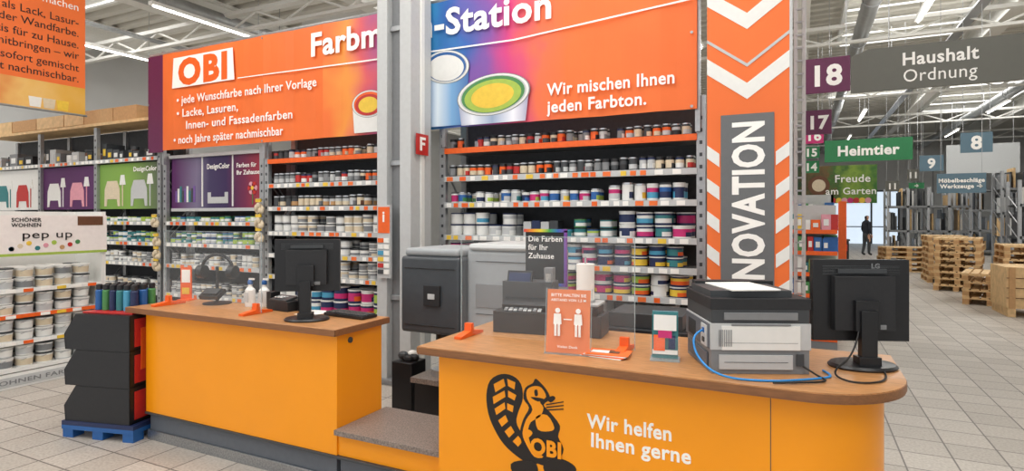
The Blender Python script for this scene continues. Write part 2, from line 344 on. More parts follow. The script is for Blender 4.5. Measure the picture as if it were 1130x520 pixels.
for i,(a,b) in enumerate(((-9.16,-7.78),(-10.66,-9.24),(-12.2,-10.74))):
    m.bx(a,b,Y0+.04,Y0+.07,1.72,2.36,DCM2 if i<1 else [DCM,WHITE][i-1])
    for k in range(2):
        xa=a+.12+k*.62; c=[BEIGE,LGREY,WHITE,PINK,TEAL,RED][i*2+k]
        m.prism([(xa,1.76),(xa+.05,1.76),(xa+.07,1.86),(xa+.3,1.86),(xa+.32,1.76),(xa+.37,1.76),(xa+.36,2.0),(xa+.30,2.12),(xa+.07,2.12),(xa+.01,2.0)],Y0+.034,Y0+.04,c)
        m.bx(xa+.42,xa+.44,Y0+.034,Y0+.04,1.76,2.1,c); m.prism([(xa+.36,2.06),(xa+.5,2.06),(xa+.47,2.2),(xa+.39,2.2)],Y0+.034,Y0+.04,WHITE)
o=m.obj('designer_paint_display_panel'); text('DesignColor',(-8.35,Y0+.03,2.24),.065,TEXTW,o)
for z,s in ((1.54,'green'),(1.26,'green'),(.98,'grey'),(.6,'grey')): row('paint_cans',-9.15,-7.8,z,.085,.05,s,2 if z<1.5 else 1,run=2); row('paint_cans',-12.2,-9.25,z,.09,.055,s,1,run=3)
m=MB(); x=-12.2
while x<-7.95:
    w=random.uniform(.1,.28); h=random.uniform(.1,.26)
    if x+w>-7.8: break
    c=random.choice([DGREY,SATIN,WHITE,CARD,MGREY,LGREY,DGREY])
    if random.random()<.45: can(m,x+w/2,Y0+.2,2.42,min(w,.2)*.45,min(h,.2),c,WHITE,DGREY,acc=BROWN)
    else: m.box(x+w/2,Y0+.2,2.42+h/2,w*.9,.26,h,c); m.box(x+w/2,Y0+.068,2.42+h/2,w*.5,.004,h*.4,random.choice([WHITE,YELL,LGREY]))
    x+=w
m.obj('stock_boxes')
m=MB(); m.bx(-12.3,-7.74,Y0-.02,Y0+.5,2.92,2.96,PINE); x=-12.25
while x<-8.0:
    w=random.uniform(.45,.8)
    if x+w>-7.74: break
    m.box(x+w/2,Y0+.2,2.96+.1,w-.02,.4,.2-random.uniform(0,.03),random.choice([CARD,CARD,PINE])); x+=w
m.obj('cardboard_boxes_on_top_shelf')
m=MB()
for bx_,bz in ((-5.76,1.68),(-5.76,1.50),(-5.76,1.34),(-7.68,1.25),(-7.68,1.08),(-7.68,.92),(-7.72,1.50)):
    m.tube((bx_,Y0-.1,bz+.14),(bx_,Y0,bz+.14),.006,STEEL)
    for k in range(9): 
        a=k*.7; m.sphere(bx_+.04*cos(a),Y0-.07+.02*sin(a),bz+.02*(k%4),.03,.026,.035,BEIGE,8,6)
    m.box(bx_,Y0-.08,bz+.12,.08,.02,.04,YELL)
m.obj('hanging_sponges')

# ------------------------------------------------------------------ big banner
RB=ramp_mat('rainbow_banner',[(0,(238,114,48)),(.10,(240,150,60)),(.2,(220,90,100)),(.30,(150,80,150)),(.38,(60,150,110)),(.46,(50,150,200)),(.56,(50,100,180)),(.66,(130,80,165)),(.76,(214,60,130)),(.86,(236,110,70)),(1,(238,114,48))],-4.75,-1.75,.12,2.0)
m=MB(); yb=4.93
for a,b,mt in ((-7.55,-4.75,BORANGE),(-4.75,-1.75,RB),(-1.75,-.76,BORANGE)):
    n=24
    for k in range(n):
        xa=a+(b-a)*k/n; xb=a+(b-a)*(k+1)/n
        f=lambda x: yb+.008*sin(x*7)+.004*sin(x*19)
        m.add([(xa,f(xa),2.48),(xb,f(xb),2.48),(xb,f(xb),3.74),(xa,f(xa),3.74),(xa,f(xa)+.004,2.48),(xb,f(xb)+.004,2.48),(xb,f(xb)+.004,3.74),(xa,f(xa)+.004,3.74)],[(0,1,2,3),(4,7,6,5),(0,4,5,1),(3,2,6,7)],mt)
m.bx(-7.86,-7.55,yb+.0,yb+.006,2.46,3.74,PURPLE)
m.tube((-7.86,yb+.04,3.76),(-.74,yb+.04,3.76),.025,STEEL)
for x in (-7.6,-5.72,-3.9,-3.20,-.76): m.bx(x-.02,x+.02,4.96,5.0,2.3,3.8,STEEL)
banner=m.obj('promotional_banner')
yt=yb-.022
m=MB(); m.prism([(-7.33,3.27),(-6.16,3.27),(-6.19,3.66),(-7.30,3.66)],yt,yt+.004,TEXTW)
m.prism([(-6.1,3.275),(-4.2,3.25),(-2.4,3.24),(-.8,3.36),(-.8,3.375),(-2.4,3.255),(-4.2,3.265),(-6.1,3.285)],yt,yt+.004,TEXTW)
for dx in (-7.84,-5.7,-.80):
    for dz in (2.5,3.1,3.71): m.ell(dx,dz,.012,.012,yt+.008,yt+.014,STEEL,10)
SILV=ramp_mat('printed_tin_side',[(0,(120,130,170)),(.25,(235,238,245)),(.5,(150,170,200)),(.75,(240,240,248)),(1,(120,110,160))],-3.05,-2.2,.05,1)
SILV2=ramp_mat('printed_tin_side_b',[(0,(60,130,190)),(.3,(225,238,248)),(.6,(120,170,215)),(1,(50,90,160))],-3.40,-2.85,.05,1)
def art_can(cx,cz,rx,rz,zb,c1,c2,c3,body,t=0,dd=0):
    def E(q,mat,d,dx=0,dz=0):
        m.prism([(cx+dx+rx*q*cos(2*pi*k/36)*cos(t)-rz*q*sin(2*pi*k/36)*sin(t),cz+dz+rx*q*cos(2*pi*k/36)*sin(t)+rz*q*sin(2*pi*k/36)*cos(t)) for k in range(36)],d,yt+.005,mat)
    m.prism([(cx-rx*cos(t),cz-rx*sin(t)),(cx+rx*cos(t),cz+rx*sin(t)),(cx+rx*.9,zb),(cx-rx*.9,zb)],yt+.002+dd,yt+.006+dd,body)
    for j,(q,c) in enumerate(((1.03,MGREY),(1,WHITE),(.93,LGREY),(.89,c2),(.80,c1),(.60,c3))): E(q,c,yt-.0015*j+dd,dz=-.012*(j>3))
art_can(-3.14,3.08,.26,.16,2.5,WHITE,BLUE,WHITE,SILV2,R(-6),.001)
art_can(-2.62,2.76,.38,.19,2.49,LIME,GREEN,YELL,SILV,R(4),-.002)
art_can(-4.10,2.80,.22,.14,2.5,RED,DORANGE,YELL,WHITE)
m.obj('artwork',parent=banner)
text('OBI',(-7.2,yt-.002,3.31),.31,DORANGE,banner,w=.92,bold=.07,sp=1.15)
for s,x,z,w in (('• jede Wunschfarbe nach Ihrer Vorlage',-7.24,3.06,2.4),('• Lacke, Lasuren,',-7.24,2.89,1.14),('  Innen- und Fassadenfarben',-7.16,2.73,1.85),('• noch Jahre später nachmischbar',-7.3,2.55,1.95)):
    text(s,(x,yt,z),.10,TEXTW,banner,w=w,bold=.02)
text('Farbmisch-Station',(-4.93,yt-.002,3.40),.25,TEXTW,banner,w=2.89,bold=.04)
text('Wir mischen Ihnen',(-2.06,yt,2.70),.105,TEXTW,banner,w=1.13,bold=.03); text('jeden Farbton.',(-2.06,yt,2.545),.105,TEXTW,banner,w=.9,bold=.03)

# innovation board
m=MB(); yi=4.7
m.bx(-.65,-.08,yi,yi+.03,.0,4.2,BORANGE); m.bx(-.57,-.16,yi+.03,yi+.3,0,.05,DGREY)
m.bx(-.08,-.06,yi-.005,yi+.035,0,4.2,LGREY)
for z in (3.62,3.08,2.56,.75): 
    m.prism([(-.65,z+.13),(-.365,z-.08),(-.08,z+.13),(-.08,z+.25),(-.365,z+.04),(-.65,z+.25)],yi-.004,yi,WHITE)
for z in (3.30,2.80): m.prism([(-.65,z+.13),(-.365,z-.08),(-.08,z+.13),(-.08,z+.155),(-.365,z-.055),(-.65,z+.155)],yi-.004,yi,LGREY)
m.bx(-.55,-.18,yi-.006,yi,.86,2.37,BOARDG)
for z in (.95,1.2,1.45,1.7,1.95): m.prism([(-.65,z+.1),(-.65,z+.2),(-.56,z+.13),(-.56,z+.03)],yi-.004,yi,WHITE); m.prism([(-.08,z+.1),(-.08,z+.2),(-.17,z+.13),(-.17,z+.03)],yi-.004,yi,WHITE)
o=m.obj('innovation_board'); text('INNOVATION',(-.255,yi-.008,.9),.21,TEXTW,o,w=1.40,rot=(R(90),R(-90),0),bold=.05)
m=MB()
for x in (-.045,.015):
    for y_ in (5.05,5.75): m.bx(x-.012,x+.012,y_,y_+.04,0,4.6,LGREY)
z=.1
while z<4.5: m.bx(-.045,.015,5.05,5.07,z,z+.012,STEEL); m.bx(-.002,.012,5.05,5.79,z,z+.012,LGREY); z+=.1
for y_ in (5.2,5.35,5.5,5.65): m.bx(0,.008,y_,y_+.008,0,4.6,LGREY)
m.obj('wire_grid_rack')

# ------------------------------------------------------------------ left counter
m=MB(); YB2=3.10
m.bx(-4.25,-2.45,2.65,YB2-.04,.2,.91,ORANGE); m.bx(-4.23,-2.47,2.67,YB2-.06,0,.2,PLINTH); m.bx(-4.24,-1.6,2.655,2.665,0,.07,PLATE)
m.bx(-4.25,-1.66,2.64,2.66,.185,.2,DGREY)
m.bx(-4.40,-2.42,2.60,YB2,.91,.95,WOOD); m.bx(-4.405,-2.415,2.595,2.60,.91,.948,WOODE); m.bx(-2.42,-2.415,2.595,YB2,.91,.948,WOODE); 
m.bx(-2.452,-2.448,2.66,YB2-.05,.2,.205,DGREY)
m.tube((-2.452,2.76,.86),(-2.44,2.76,.86),.018,DGREY,12)
m.bx(-2.45,-1.66,2.66,YB2-.04,.2,.33,ORANGE); m.bx(-2.45,-1.66,2.68,YB2-.05,0,.2,PLINTH); m.bx(-2.447,-1.66,2.62,YB2,.33,.36,STONE)
m.obj('service_counter',bevel=.004)
# ------------------------------------------------------------------ right counter
def outline(x0,yf,yb_,xc,yc,r,xe):
    p=[(x0,yf)]
    for k in range(17):
        a=-pi/2+(pi/2)*k/16; p.append((xc+r*cos(a),yc+r*sin(a)))
    p+=[(xc+r,yb_),(x0,yb_)]
    return p
m=MB()
m.prism(outline(-1.66,2.53,3.2,0,2.83,.3,0),.12,.91,ORANGE,'XY')
m.prism(outline(-1.64,2.55,3.18,0,2.83,.28,0),0,.12,PLINTH,'XY')
m.prism(outline(-1.74,2.455,3.28,0,2.83,.375,0),.91,.918,WOODE,'XY')
m.prism(outline(-1.743,2.452,3.283,0,2.83,.378,0),.918,.945,WOODE,'XY')
m.prism(outline(-1.74,2.455,3.28,0,2.83,.375,0),.945,.95,WOOD,'XY')
for x in (-.11,): m.bx(x-.0015,x+.0015,2.5285,2.531,.12,.91,DGREY)
ctr=m.obj('service_counter')
yf=2.5295
text('Wir helfen',(-.866,yf,.655),.062,TEXTW,ctr,w=.375,bold=.035); text('Ihnen gerne',(-.853,yf,.572),.062,TEXTW,ctr,w=.435,bold=.035)
# mascot artwork: flat decal on the counter face (coordinates digitised, then flattened on the panel)
def art(u,v):
    a=(u-565)/650; n_=-.4415+.897*a; d=.897+.4415*a
    return (2.53*n_/d, 1.6+(240-v)/650*2.53/d)
m=MB()
def blob(pts,d,mat,sub=3):
    P=[Vector(art(*p)) for p in pts]; n=len(P); out=[]
    for i in range(n):
        p0,p1,p2,p3=P[i-1],P[i],P[(i+1)%n],P[(i+2)%n]
        for k in range(sub):
            t=k/sub; out.append(.5*((2*p1)+(p2-p0)*t+(2*p0-5*p1+4*p2-p3)*t*t+(3*p1-p0-3*p2+p3)*t**3))
    m.prism([(q.x,q.y) for q in out],2.5299-d*.0007-.0008,2.53,mat)
blob([(541,420),(553,413),(566,415),(575,424),(577,440),(572,455),(570,466),(576,478),(588,486),(598,498),(596,510),(585,512),(570,503),(556,490),(546,474),(539,456),(537,436)],1,TEXTK)
for q in ([(545,424),(556,418),(558,426),(547,433)],[(560,418),(569,422),(568,430),(561,426)],[(544,438),(557,431),(558,438),(545,446)],[(561,431),(570,436),(568,442),(561,438)],[(546,451),(557,444),(558,451),(548,458)],[(560,445),(567,448),(566,455),(560,452)],[(550,464),(558,458),(561,465),(554,471)],[(557,476),(564,470),(568,477),(562,483)],[(566,487),(572,481),(577,487),(572,493)]):
    blob(q,2,ORANGE,1)
blob([(580,428),(588,423),(591,418),(596,422),(603,430),(607,440),(600,447),(607,455),(618,470),(616,482),(622,496),(616,508),(603,514),(588,508),(578,494),(574,478),(578,462),(584,450),(578,440)],2,TEXTK)
blob([(582,430),(590,426),(598,428),(603,438),(596,443),(600,450),(596,460),(586,466),(583,478),(588,494),(600,504),(590,504),(581,490),(577,478),(581,463),(588,452),(582,440)],3,ORANGE)
blob([(592,460),(604,458),(612,472),(606,476),(594,474)],3,ORANGE)
m.obj('mascot_artwork',parent=ctr)
m=MB()
blob([(590,431),(593,430),(594,436),(591,437)],4,TEXTK); blob([(586,438),(600,440),(594,443)],4,TEXTK)
blob([(604,440),(610,437),(613,440),(608,444)],4,TEXTK)
for k in range(3): blob([(603,446+k*3),(622,443+k*4),(622,444+k*4),(603,447.2+k*3)],4,TEXTK,1)
blob([(564,512),(578,508),(590,510),(594,520),(590,528),(570,526)],4,TEXTK); blob([(600,512),(614,506),(628,510),(636,518),(630,528),(606,526)],4,TEXTK)
blob([(583,474),(578,482),(582,484),(588,478)],4,ORANGE)
m.obj('mascot_details',parent=ctr)
x_,z_=art(586,499); text('OBI',(x_,yf-.006,z_+.0),.07,ORANGE,ctr,w=.155,bold=.06)

# plexiglass screens
def screen(x0,x1,y,name='acrylic_screen'):
    m=MB(); m.bx(x0,x1,y-.002,y+.002,.962,1.5,ACR)
    m.bx(x0,x1,y-.002,y+.002,1.498,1.501,ACRE); 
    for x in (x0,x1): m.bx(x-.0015,x+.0015,y-.003,y+.003,.96,1.5,ACRE)
    for x in (x0+.05,x1-.05):
        m.prism([(y-.12,.951),(y+.12,.951),(y+.12,.964),(y+.015,.98),(y+.012,1.02),(y-.012,1.02),(y-.015,.98),(y-.12,.964)],x-.022,x+.022,DORANGE,'YZ')
    return m.obj(name)
screen(-1.69,-.72,2.80); screen(-4.27,-3.25,2.80)

# ------------------------------------------------------------------ monitors
def monitor(loc,rz,w=.42,h=.35,z0=.10,name='computer_monitor'):
    m=MB(); zc=z0+h/2
    m.box(0,.0,zc,w,.035,h,BLACK); m.box(0,.019,zc,w-.03,.004,h-.03,SATIN)
    m.box(0,-.03,zc-.01,w*.62,.05,h*.66,SATIN); m.box(0,-.028,zc+h*.36,w*.5,.012,.02,DGREY)
    for k in range(7): m.box(0,-.0185,zc+h*.42-k*.006,w*.8,.003,.002,DGREY)
    m.box(0,-.065,zc-.06,.1,.03,.13,BLACK); m.box(0,-.075,.13,.065,.035,.24,BLACK); m.box(0,-.07,.03,.09,.06,.05,BLACK)
    m.lathe(0,-.03,0,[(.135,0),(.14,.008),(.13,.018),(.05,.026)],28,BLACK,sx=1,sy=.8)
    m.box(.05,-.056,zc-.11,.07,.01,.02,MGREY)
    o=m.obj(name,loc,rz,bevel=.006); return o
mo=monitor((.225,3.0,.95),R(22),w=.405,h=.355,z0=.11); text('LG',(.06,-.0205,.428),.02,MGREY,mo,bold=.05,align='CENTER')
monitor((-2.83,2.80,.95),R(34),w=.40,h=.33,z0=.18)
cable('monitor_cable',[(.22,2.92,1.12),(.2,2.85,1.02),(.1,2.75,.96),(.18,2.62,.956),(.33,2.75,.956),(.30,2.98,.956)],.004,KCABLE)
m=MB(); m.box(0,0,.012,.36,.13,.018,BLACK)
for i in range(5):
    for j in range(12): m.box(-.16+j*.029,-.045+i*.023,.025,.023,.018,.008,DGREY)
m.obj('keyboard',(-2.66,3.00,.95),R(-6),bevel=.002)

# printer
m=MB()
m.box(0,0,.05,.40,.38,.10,MGREY); m.box(0,0,.155,.41,.39,.11,LGREY); m.box(0,.005,.105,.415,.38,.008,DGREY)
m.box(0,0,.24,.40,.385,.06,DGREY); m.box(0,0,.29,.41,.39,.045,SATIN); m.box(-.02,.01,.325,.34,.30,.03,DGREY); m.box(0,.16,.335,.36,.06,.035,SATIN)
m.box(.0,-.197,.15,.32,.006,.10,WHITE); m.box(.0,-.2,.205,.24,.006,.006,MGREY); m.box(.16,-.197,.06,.03,.006,.05,DGREY); m.box(-.02,-.195,.05,.30,.008,.06,LGREY); m.box(-.02,-.199,.05,.26,.004,.002,DGREY)
m.box(0,-.196,.24,.30,.008,.03,MGREY); m.box(.0,-.2,.13,.30,.002,.002,MGREY)
for k in range(8): m.box(-.17+k*.007,-.2005,.15,.003,.004,.07,MGREY)
m.box(-.2065,0,.155,.005,.37,.10,PLINTH)
for k in range(9): m.box(-.2095,.02+k*.014,.15,.004,.006,.07,DGREY)
m.box(-.210,-.12,.15,.006,.08,.09,LGREY); m.box(-.214,-.12,.17,.006,.025,.02,BLUE); m.box(-.214,-.12,.13,.006,.03,.02,DGREY); m.box(-.205,0,.05,.006,.3,.06,PLINTH)
m.box(-.02,-.02,.344,.21,.29,.006,PAPER,rz=.1)
pr=m.obj('laser_printer',(-.232,2.82,.95),R(24),bevel=.006)
cable('network_cable',[(-.37,2.64,1.12),(-.42,2.60,1.11),(-.40,2.55,1.02),(-.30,2.49,.957),(-.12,2.52,.955),(.0,2.60,.956),(.07,2.66,.956),(.12,2.72,.956),(.08,2.80,.956)],.0045,BCABLE)
cable('power_cable',[(-.02,2.72,1.0),(.05,2.7,.957),(.1,2.62,.957),(.0,2.55,.957),(-.1,2.50,.957)],.004,KCABLE)

# acrylic notice sign
def sign_a4(loc,rz,name,body,lines,w=.21,h=.30):
    m=MB(); t=R(-7)
    m.box(0,0,h/2+.004,w+.012,.006,h+.012,ACR,rx=t); m.box(0,.0,h/2+.004,w,.002,h,body,rx=t)
    m.bx(-w/2-.006,w/2+.006,-.035,.07,0,.004,ACRE)
    for s in (-1,1): m.box(s*(w/2+.006),0,h/2+.004,.002,.007,h+.012,ACRE,rx=t)
    o=m.obj(name,loc,rz)
    for s_,z,hh,ww in lines:
        yy=-.004-(h/2+.004-z)*math.tan(R(7))
        text(s_,(0,yy-.003,z),hh,TEXTW,o,w=ww,rot=(R(90)+t,0,0),align='CENTER',bold=.02,ex=.0003)
    return o
SALM=mk('notice_orange',(230,132,84),.5,var=.03)
o=sign_a4((-1.0,2.64,.95),R(8),'notice_stand',SALM,[('BITTE HALTEN SIE',.27,.014,.17),('ABSTAND VON 1,5 M',.248,.012,.17),('Vielen Dank',.03,.012,.10)])
m=MB()
for s,x in ((-1,-.05),(1,.05)):
    m.ell(x,.205,.012,.012,-.009,-.006,TEXTW); m.prism([(x-.020,.14),(x+.020,.14),(x+.017,.19),(x-.017,.19)],-.013,-.009,TEXTW)
    m.prism([(x-.014,.085),(x-.003,.085),(x-.003,.14),(x-.014,.14)],-.020,-.014,TEXTW); m.prism([(x+.003,.085),(x+.014,.085),(x+.014,.14),(x+.003,.14)],-.020,-.014,TEXTW)
m.prism([(-.02,.162),(.02,.162),(.02,.167),(-.02,.167)],-.013,-.010,TEXTW)
m.obj('pictogram',parent=o)
m=MB()
for k in range(4): m.box(.005*k,.003*k,.003+k*.004,.20,.13,.003,[PAPER,DORANGE,PAPER,BORANGE][k],rz=.06*k)
m.box(-.02,0,.0178,.09,.05,.0005,PAPER,rz=.15); m.box(.04,.02,.018,.05,.06,.0005,BROWN,rz=.2)
m.obj('brochures',(-.83,2.68,.95),R(-5))
m=MB(); m.box(0,0,.005,.13,.09,.008,ACRE); m.box(0,-.025,.055,.13,.003,.10,ACR,rx=R(-8)); 
for k in range(3): m.box(0,.0+k*.008,.115,.115,.003,.21,[TEAL,WHITE,CYAN][k],rx=R(-9))
m.box(0,-.006,.17,.10,.003,.07,WHITE,rx=R(-9)); m.box(0,-.013,.12,.06,.003,.035,MAG,rx=R(-9)); m.box(-.025,-.018,.08,.05,.003,.07,DORANGE,rx=R(-9)); m.box(.03,-.018,.085,.03,.003,.06,NAVY,rx=R(-9)); m.box(0,-.022,.04,.11,.003,.02,WHITE,rx=R(-9))
m.box(-.064,0,.06,.003,.07,.11,ACR); m.box(.064,0,.06,.003,.07,.11,ACR)
m.obj('leaflet_dispenser',(-.56,2.72,.95),R(10))

# ------------------------------------------------------------------ tinting machine
PODM=mk('machine_dark',(66,71,76),.35,var=.06); PODL=mk('machine_light',(160,165,168),.4,var=.04)
body=MB(); body.bx(-2.72,-2.2,3.62,4.25,.74,1.31,PODM); body.bx(-2.70,-2.22,3.64,4.25,1.31,1.37,PODL)
body.bx(-2.20,-1.64,3.72,4.35,.0,1.36,PODL); body.bx(-2.18,-1.66,3.70,4.33,1.36,1.41,LGREY)
e=body.obj('paint_tinting_machine',bevel=.035,seg=4)
m=MB()
m.bx(-2.68,-2.24,3.612,3.62,.80,.806,BLACK); m.bx(-2.68,-2.24,3.612,3.62,1.22,1.226,BLACK); m.bx(-2.50,-2.36,3.60,3.62,.95,1.10,SATIN); m.bx(-2.46,-2.40,3.595,3.60,1.0,1.04,LGREY)
m.bx(-2.12,-1.72,3.712,3.72,1.28,1.285,DGREY); m.bx(-2.12,-1.85,3.71,3.72,.95,1.12,MGREY); m.bx(-2.12,-1.72,3.712,3.72,.90,.905,DGREY)
m.bx(-2.72,-2.3,3.80,4.25,.0,.35,SATIN); m.bx(-2.66,-2.26,3.66,4.2,.35,.39,STONE); m.bx(-2.6,-2.34,4.0,4.2,.39,.74,BLACK)
m.cyl(-2.47,3.83,.39,.09,.05,STEEL,20); m.cyl(-2.47,3.83,.66,.06,.08,BLACK,16)
m.obj('machine_parts',parent=e,bevel=.004)
m=MB(); m.bx(-3.02,-2.82,3.9,4.1,0,.42,BLACK); 
for k in range(5): m.sphere(-2.92+.05*cos(k*1.3),4.0+.04*sin(k*1.3),.44+.02*(k%2),.05,.04,.035,[SATIN,PAPER,BEIGE,DGREY,SATIN][k],8,6)
m.obj('waste_bin',bevel=.006)
m=MB()
m.box(0,0,.06,.34,.26,.12,SATIN); m.box(0,.05,.20,.30,.15,.16,DGREY); m.box(0,-.05,.15,.26,.08,.05,BLACK,rx=R(25))
for i in range(4):
    for j in range(8): m.box(-.1+j*.028,-.11+i*.022,.128+i*.008,.021,.017,.008,LGREY if (i+j)%3 else MGREY,rx=R(20))
m.box(-.05,.0,.29,.15,.02,.1,BLACK,rx=R(-15)); m.box(-.05,-.012,.29,.13,.004,.08,NAVY,rx=R(-15)); m.box(.12,.03,.31,.05,.07,.1,MGREY); m.box(.12,-.0,.30,.035,.01,.06,PAPER)
m.obj('label_printer',(-1.42,3.10,.95),R(8),bevel=.004)
m=MB(); m.box(0,0,.06,.24,.2,.12,DGREY); m.box(0,-.02,.14,.2,.16,.05,SATIN); m.box(0,-.1,.07,.14,.01,.06,BLACK); m.bx(-.1,.1,-.08,.1,.165,.18,LGREY)
m.obj('receipt_printer',(-1.09,3.12,.95),R(5),bevel=.004)
m=MB(); m.cyl(0,0,0,.055,.012,STEEL,20); m.cyl(0,0,.012,.05,.2,PAPER,24); m.cyl(0,0,.2,.006,.05,STEEL,8)
m.obj('paper_towel_roll',(-1.08,3.12,1.13))
m=MB(); RBV=ramp_mat('rainbow_edge',[(0,(220,50,60)),(.2,(240,150,40)),(.4,(240,220,60)),(.6,(70,170,80)),(.8,(50,110,190)),(1,(130,60,150))],-.15,.15,.02,1,'X')
m.box(0,0,.36,.28,.012,.34,BLACK); m.box(0,-.008,.53,.30,.01,.02,RBV); m.box(0,-.008,.185,.30,.01,.02,RBV); m.box(.14,-.008,.36,.02,.01,.34,RBV)
m.box(0,.02,.09,.05,.03,.2,DGREY); m.box(0,.02,.004,.2,.12,.008,DGREY)
o=m.obj('colour_chart_board',(-1.48,3.50,.985))
for k,s in enumerate(('Die Farben','für Ihr','Zuhause')): text(s,(-.12,-.008,.46-k*.055),.035,TEXTW,o,ex=.0005)
m=MB(); m.bx(-1.60,-1.28,3.36,3.66,.945,.985,MGREY); m.bx(-1.58,-1.30,3.38,3.64,0,.945,LGREY); m.obj('side_cabinet',bevel=.004)
m=MB(); m.bx(-1.25,-.65,3.9,4.4,0,.85,SATIN); m.bx(-1.2,-.7,3.95,4.35,.85,.95,DGREY); m.bx(-1.22,-.68,3.89,3.9,.3,.8,DGREY); m.tube((-1.1,3.87,.6),(-.8,3.87,.6),.012,STEEL)
m.obj('paint_shaker',bevel=.01)

# left counter items
m=MB(); m.bx(-.05,.05,-.05,.05,0,.01,DORANGE); m.bx(-.045,.045,-.01,.0,.01,.26,DORANGE); m.bx(-.035,.035,-.012,-.01,.14,.24,PAPER); m.bx(-.03,.03,-.014,-.012,.05,.1,YELL)
m.obj('orange_card_stand',(-4.33,3.02,.95),R(20))
m=MB()
for dx,dy in ((0,0),(.11,.03)):
    m.lathe(dx,dy,0,[(.034,0),(.036,.01),(.036,.12),(.014,.145),(.014,.16),(.018,.165),(.018,.185),(.008,.195)],16,[WHITE,WHITE,WHITE,WHITE,BLUE,BLUE,BLUE]); m.box(dx+.015,dy,.2,.05,.012,.012,WHITE)
    m.box(dx,dy-.0365,.07,.045,.003,.07,LGREY)
m.obj('disinfectant_bottles',(-3.62,3.02,.95))
m=MB(); m.lathe(0,0,0,[(.10,0),(.10,.01),(.03,.02)],20,SATIN); m.tube((0,0,.01),(0,0,.28),.012,BLACK)
prev=None
for k in range(13):
    a=pi*k/12; p=(.13*cos(a),0,.26+.11*sin(a))
    if prev: m.tube(prev,p,.012,BLACK)
    prev=p
for s in (-1,1): m.tube((s*.13-.025,0,.24),(s*.13+.025,0,.24),.05,BLACK,16)
m.box(.0,-.05,.08,.16,.1,.03,BLACK,rx=R(30)); m.box(.0,-.06,.10,.12,.06,.01,DGREY,rx=R(30))
m.obj('telephone_headset_stand',(-3.95,3.0,.95),R(15))
m=MB(); m.box(0,0,.035,.22,.14,.07,SATIN); m.box(0,-.02,.08,.18,.1,.02,DGREY,rx=R(12)); m.box(-.14,.0,.06,.05,.08,.12,BLACK); m.box(.16,.02,.09,.06,.05,.18,BLACK)
for i in range(3):
    for j in range(3): m.box(-.04+j*.03,-.05+i*.025,.092,.02,.016,.008,LGREY)
m.obj('card_terminal',(-3.26,3.02,.95),R(-6),bevel=.003)
m=MB(); m.box(0,0,.001,.16,.2,.002,PAPER,rz=.1); m.box(.04,.0,.003,.12,.16,.002,PAPER,rz=-.2); m.obj('papers',(-2.98,3.0,.9502))

# ------------------------------------------------------------------ black display stand on blue pallet
m=MB()
m.box(0,0,.075,.62,.5,.03,BLUE); 
for x in (-.26,0,.26):
    for y_ in (-.2,.2): m.box(x,y_,.03,.09,.09,.06,BLUE)
m.box(0,0,.105,.62,.5,.03,NAVY)
z=.12
for k in range(3):
    hh=.26
    pts=[(-.29,z),(.27,z),(.27,z+hh-.005),(-.20,z+hh-.005),(-.30,z+hh*.42)]
    m.prism(pts,-.24,-.232,SATIN); m.prism(pts,.232,.24,SATIN)
    m.prism([(-.29,z),(-.282,z),(-.292,z+hh*.42),(-.30,z+hh*.42)],-.24,.24,BLACK)
    m.bx(-.29,.27,-.235,.235,z,z+.012,BLACK); m.bx(-.20,.27,-.238,.238,z+hh-.01,z+hh-.002,BLACK); m.bx(.262,.27,-.24,.24,z,z+hh-.01,BLACK)
    m.bx(.27,.276,-.2,.2,z+.03,z+hh-.03,RED)
    for j in range(5): m.bx(-.25,-.21,-.2+j*.085,-.13+j*.085,z+.012,z+.13,[RED,DORANGE,RED,CYAN,RED][j])
    z+=hh
m.bx(.276,.28,-.15,-.02,.5,.8,DORANGE); m.bx(-.18,.25,-.2,.2,z,z+.01,RED)
m.obj('display_stand',(-4.60,2.72,0),R(14))
m=MB()
for i in range(6):
    for j in range(3):
        c=[BLUE,GREEN,NAVY,TEAL,CYAN,NAVY][(i+j)%6]; m.lathe(-.14+i*.062,-.1+j*.08,0,[(.026,0),(.026,.14),(.018,.15),(.022,.152),(.022,.185),(.014,.19)],12,[c,c,SATIN,SATIN,SATIN])
m.obj('spray_cans',(-4.60,2.72,.912),R(14))

# ------------------------------------------------------------------ pastel paint stand (faces the aisle)
m=MB(); X0=-6.62
for y_ in (1.9,3.68): m.bx(X0-.5,X0,y_-.02,y_+.02,0,1.66,WHITE)
m.bx(X0-.5,X0-.48,1.9,3.68,0,1.66,WHITE); m.bx(X0-.5,X0+.01,1.9,3.68,0,.14,WHITE); m.bx(X0+.01,X0+.014,1.95,3.6,.02,.11,LGREY)
for z in (.92,.68,.43,.18): m.bx(X0-.48,X0,1.92,3.66,z-.02,z,WHITE); m.bx(X0,X0+.012,1.92,3.66,z-.03,z+.005,DORANGE if .5<z<.9 else WHITE)
for z in (.92,.68,.43):
    for k in range(12): m.bx(X0+.012,X0+.015,1.98+k*.14,2.06+k*.14,z-.028,z+.002,[PAPER,YELL,PAPER,DORANGE][k%4])
PEP=mk('header_panel',(240,232,228),.5,var=.03)
m.bx(X0-.02,X0+.02,1.9,3.7,1.24,1.62,PEP); m.bx(X0+.02,X0+.022,1.9,3.7,1.235,1.26,LIME); m.bx(X0+.02,X0+.024,3.42,3.66,1.52,1.61,BROWN)
for k,(c) in enumerate((PINK,BEIGE,YELL,TEAL,PINK,LIME,CARD,RED,GREEN,CYAN)):
    m.prism([(2.86+.07*(k%9)+.022*cos(j*pi/5),1.305+.035*(k%3)*.7+.022*sin(j*pi/5)) for j in range(10)],X0+.02,X0+.025,c,'YZ')
st=m.obj('pastel_paint_stand')
